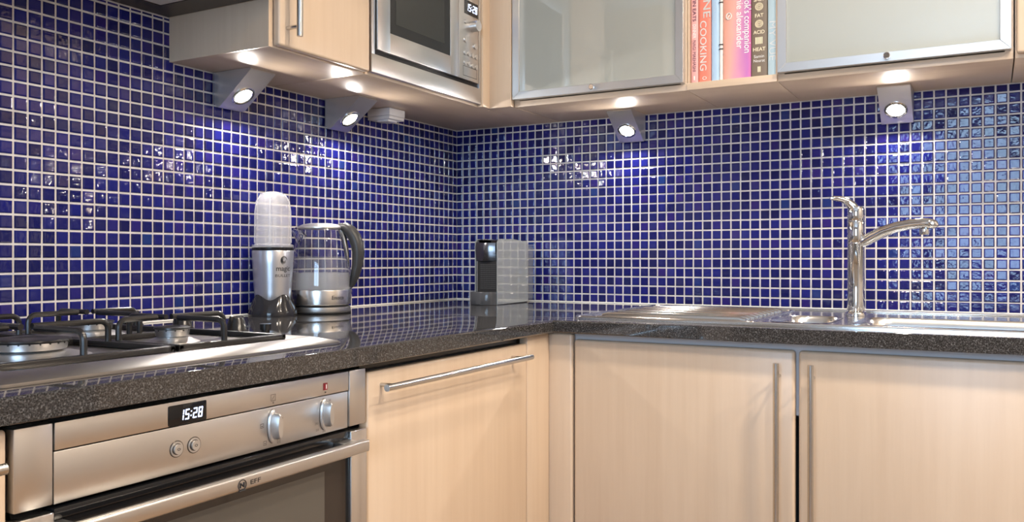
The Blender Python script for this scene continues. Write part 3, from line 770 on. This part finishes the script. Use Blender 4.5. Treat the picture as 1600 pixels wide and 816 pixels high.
for k in range(4):
    a = k*math.pi/2 - .95
    B().tube([(BX+1.57*math.cos(a), BY+1.57*math.sin(a), 6.4), (BX+1.53*math.cos(a), BY+1.53*math.sin(a), 9.2), (BX+1.4*math.cos(a), BY+1.4*math.sin(a), 10.05), (BX+1.0*math.cos(a), BY+1.0*math.sin(a), 10.72)], .06, 6).done('rib', cup_m, cp)
def on_cyl(cx, cy, rfn, a0, z0):
    def f(u, v):
        z = z0+v; r = rfn(z); a = a0+u/r
        return (cx+r*math.cos(a), cy+r*math.sin(a), z)
    return f
rb = lambda z: 1.58+(z-2.0)*.0615+.008 if z < 4.6 else 1.74+(z-4.6)*.057+.01
acam = math.atan2(-89.09-BY, 57.59-BX)
text('lettering', 'magic', .62, ink, t, on_cyl(BX, BY, rb, acam+.56, 3.95), 'CENTER', .01)
text('lettering', 'BULLET', .34, ink, t, on_cyl(BX, BY, rb, acam+.56, 3.42), 'CENTER', .0, 1.35)
f = on_cyl(BX, BY, lambda z: rb(z)+.004, acam+.56, 4.85)
b = B()
for rr, a0 in ((.34, 0), (.24, 1.0), (.15, 2.0)):
    b.tube([f(rr*.85*math.cos(a0+i/16*4.6), rr*math.sin(a0+i/16*4.6)) for i in range(17)], [.012+.028*math.sin(i/16*math.pi) for i in range(17)], 6)
b.done('emblem', ink, t)

# ------------------------------------------------------------------ kettle
KX, KY = 3.45, -28.45
t = thing('glass_kettle', 'glass kettle with steel base and dark grey arched handle', 'kettle', (KX, KY, 0))
B().lathe([(2.7, 0), (2.78, .06), (2.78, .12), (2.7, .16)], (KX, KY, 0), 48).done('foot', black, t)
B().lathe([(2.72, .16), (2.74, .2), (2.72, .6), (2.5, .66)], (KX, KY, 0), 48).done('power_base', steel_x, t)
B().lathe([(2.55, .66), (2.6, .8), (2.2, .82)], (KX, KY, 0), 48).done('gap_ring', black, t)
kb = B(); kb.lathe([(2.68, .8), (2.74, .86), (2.86, 2.1), (2.84, 2.16), (2.6, 2.16)], (KX, KY, 0), 56); kb = kb.done('steel_band', steel_z, t)
go = [(2.82, 2.17), (2.84, 2.6), (2.76, 3.8), (2.55, 5.4), (2.28, 6.8), (2.08, 7.55), (2.02, 7.75)]
b = B(); b.lathe(go + [(r-.1, z) for r, z in go[::-1]], (KX, KY, 0), 56, False)
b.bm.verts.ensure_lookup_table()
gb = b.done('glass_jug', glass_m, t, 60)
B().lathe([(2.70, 2.2), (2.725, 2.6), (2.645, 3.72), (0, 3.72)], (KX, KY, 0), 56).done('water', water_haze, t, 60)
B().lathe([(2.64, 3.75), (2.53, 4.7), (2.46, 5.2)], (KX, KY, 0), 56, False).done('condensation', steam_m, t, 60)
B().lathe([(2.04, 7.72), (2.12, 7.78), (2.12, 7.9), (1.95, 8.02), (1.6, 8.16), (1.0, 8.26), (0, 8.3)], (KX, KY, 0), 48).done('lid', steel_x, t)
hx, hy = math.cos(.42), math.sin(.42)        # handle direction
hp = [(1.75, 7.95, .34), (2.3, 7.9, .48), (2.8, 7.55, .58), (3.2, 7.0, .60), (3.45, 6.3, .58), (3.55, 5.5, .56), (3.48, 4.5, .50), (3.25, 3.5, .42), (3.0, 2.8, .32), (2.8, 2.4, .22)]
kh = B(); kh.tube([(KX+hx*s, KY+hy*s, z) for s, z, r in hp], [r for s, z, r in hp], 16, sx=1.15)
kh.done('handle', plain('dark_grey_plastic', (.035, .034, .034), .4), t)
B().tube([(KX+hx*s, KY+hy*s, z) for s, z in ((1.9, 7.7), (2.2, 6.8), (2.48, 5.4), (2.62, 4.2))], [.3, .28, .22, .05], 12).done('handle_mount', bar_steel, t)
B().tube([(KX-hx*s, KY-hy*s, z) for s, z in ((1.75, 6.9), (2.1, 7.3), (2.5, 7.72))], [.5, .48, .34], 14, cap=False).done('spout', glass_m, t)
acam = math.atan2(-89.09-KY, 57.59-KX)
text('lettering', 'Enisco', .5, ink, kb, on_cyl(KX, KY, lambda z: 2.74+(z-.86)*.097+.012, acam+.58, 1.32), 'CENTER', .012)

# ------------------------------------------------------------------ capsule coffee machine
CX0, CX1 = 8.45, 11.3
t = thing('capsule_coffee_machine', 'compact grey capsule coffee machine standing in the tiled corner', 'coffee machine', (9.9, -6, 0))
side_m = plain('pale_grey_gloss', (.25, .27, .275), .04, .0, .5, 0, 0, 2.7)
darkg = plain('dark_chrome', (.20, .20, .21), .2, 1)
body = B()
body.prism([(-9.25, .02), (-9.25, 6.75), (-8.9, 7.05), (-6, 7.1), (-2.8, 6.85), (-2.5, 6.6), (-2.5, .02)], 0, CX0+.12, CX1-.1)
body.done('body', plain('charcoal_plastic', (.03, .03, .033), .3), t)
for x0, x1 in ((CX0, CX0+.12), (CX1-.1, CX1)):
    s_ = B(); s_.prism([(-9.45, .03), (-9.45, 6.8), (-9.0, 7.12), (-6, 7.18), (-2.8, 6.92), (-2.42, 6.6), (-2.42, .1)], 0, x0, x1)
    bmesh.ops.bevel(s_.bm, geom=s_.bm.edges[:], offset=.03, segments=2, affect='EDGES')
    s_.done('side_panel', side_m, t)
n = 12
head = B(); L = []
for z, e in ((4.75, .0), (5.2, .12), (6.2, .22), (6.7, .1), (6.95, -.25), (7.02, -.7)):
    L.append([(CX0+.13+(CX1-.23-CX0-.13)*i/n, -9.3-e-.45*math.sin(i/n*math.pi), z) for i in range(n+1)] + [(CX1-.11, -8.2, z), (CX0+.13, -8.2, z)])
head.loft(L, True, True).done('head', darkg, t)
lp = B(); lp.loft([[(9.75+s*.82*math.cos(a), -9.55-.1*k_+s*.42*math.sin(a), 6.92+.05*k_) for a in [i/24*math.tau for i in range(24)]] for k_, s in ((0, 1), (1, 1), (2, .9))], True, True)
lp.done('lever_recess', black_gloss, t)
B().tube([(9.75+.42*math.cos(a), -9.72+.18*math.sin(a), 7.04) for a in [math.pi+i/10*math.pi for i in range(11)]], .07, 8).done('lever', chrome, t)
gr = box('grille_panel', black, t, CX0+.45, CX1-.12, -9.42, -9.2, 1.45, 4.74)
gl = B()
for i in range(9):
    for j in range(13):
        x = CX0+.75+i*.215; z = 1.75+j*.21
        gl.box(x, x+.13, -9.46, -9.42, z, z+.11)
o = gl.done('grille_stud', plain('grille_grey', (.06, .06, .062), .35), gr); o['kind'] = 'stuff'
box('trim_strip', alu, t, CX0+.3, CX0+.38, -9.5, -9.2, 1.45, 4.74)
tr = B(); L = []
for z, e in ((.02, -.06), (.1, 0), (1.3, 0), (1.42, -.08)):
    L.append([(CX0-.35+(CX1-.1-CX0+.35)*i/16+0*e, -9.7-e*0-(.95+e)*math.sin(min(1, max(0, i/16))*math.pi)**.5, z) for i in range(17)] + [(CX1-.12, -8.9, z), (CX0-.35, -8.9, z)])
tr.loft(L, True, True).done('drip_tray', plain('dark_gloss_grey', (.06, .062, .068), .14), t)
tk = B(); tk.box(CX0+.35, CX1-.2, -2.38, -.6, .25, 6.45, bev=.25, seg=3); tk.done('water_tank', clear_m, t)
box('tank_lid', clear_m, t, CX0+.3, CX1-.15, -2.4, -.55, 6.46, 6.62, bev=.06)
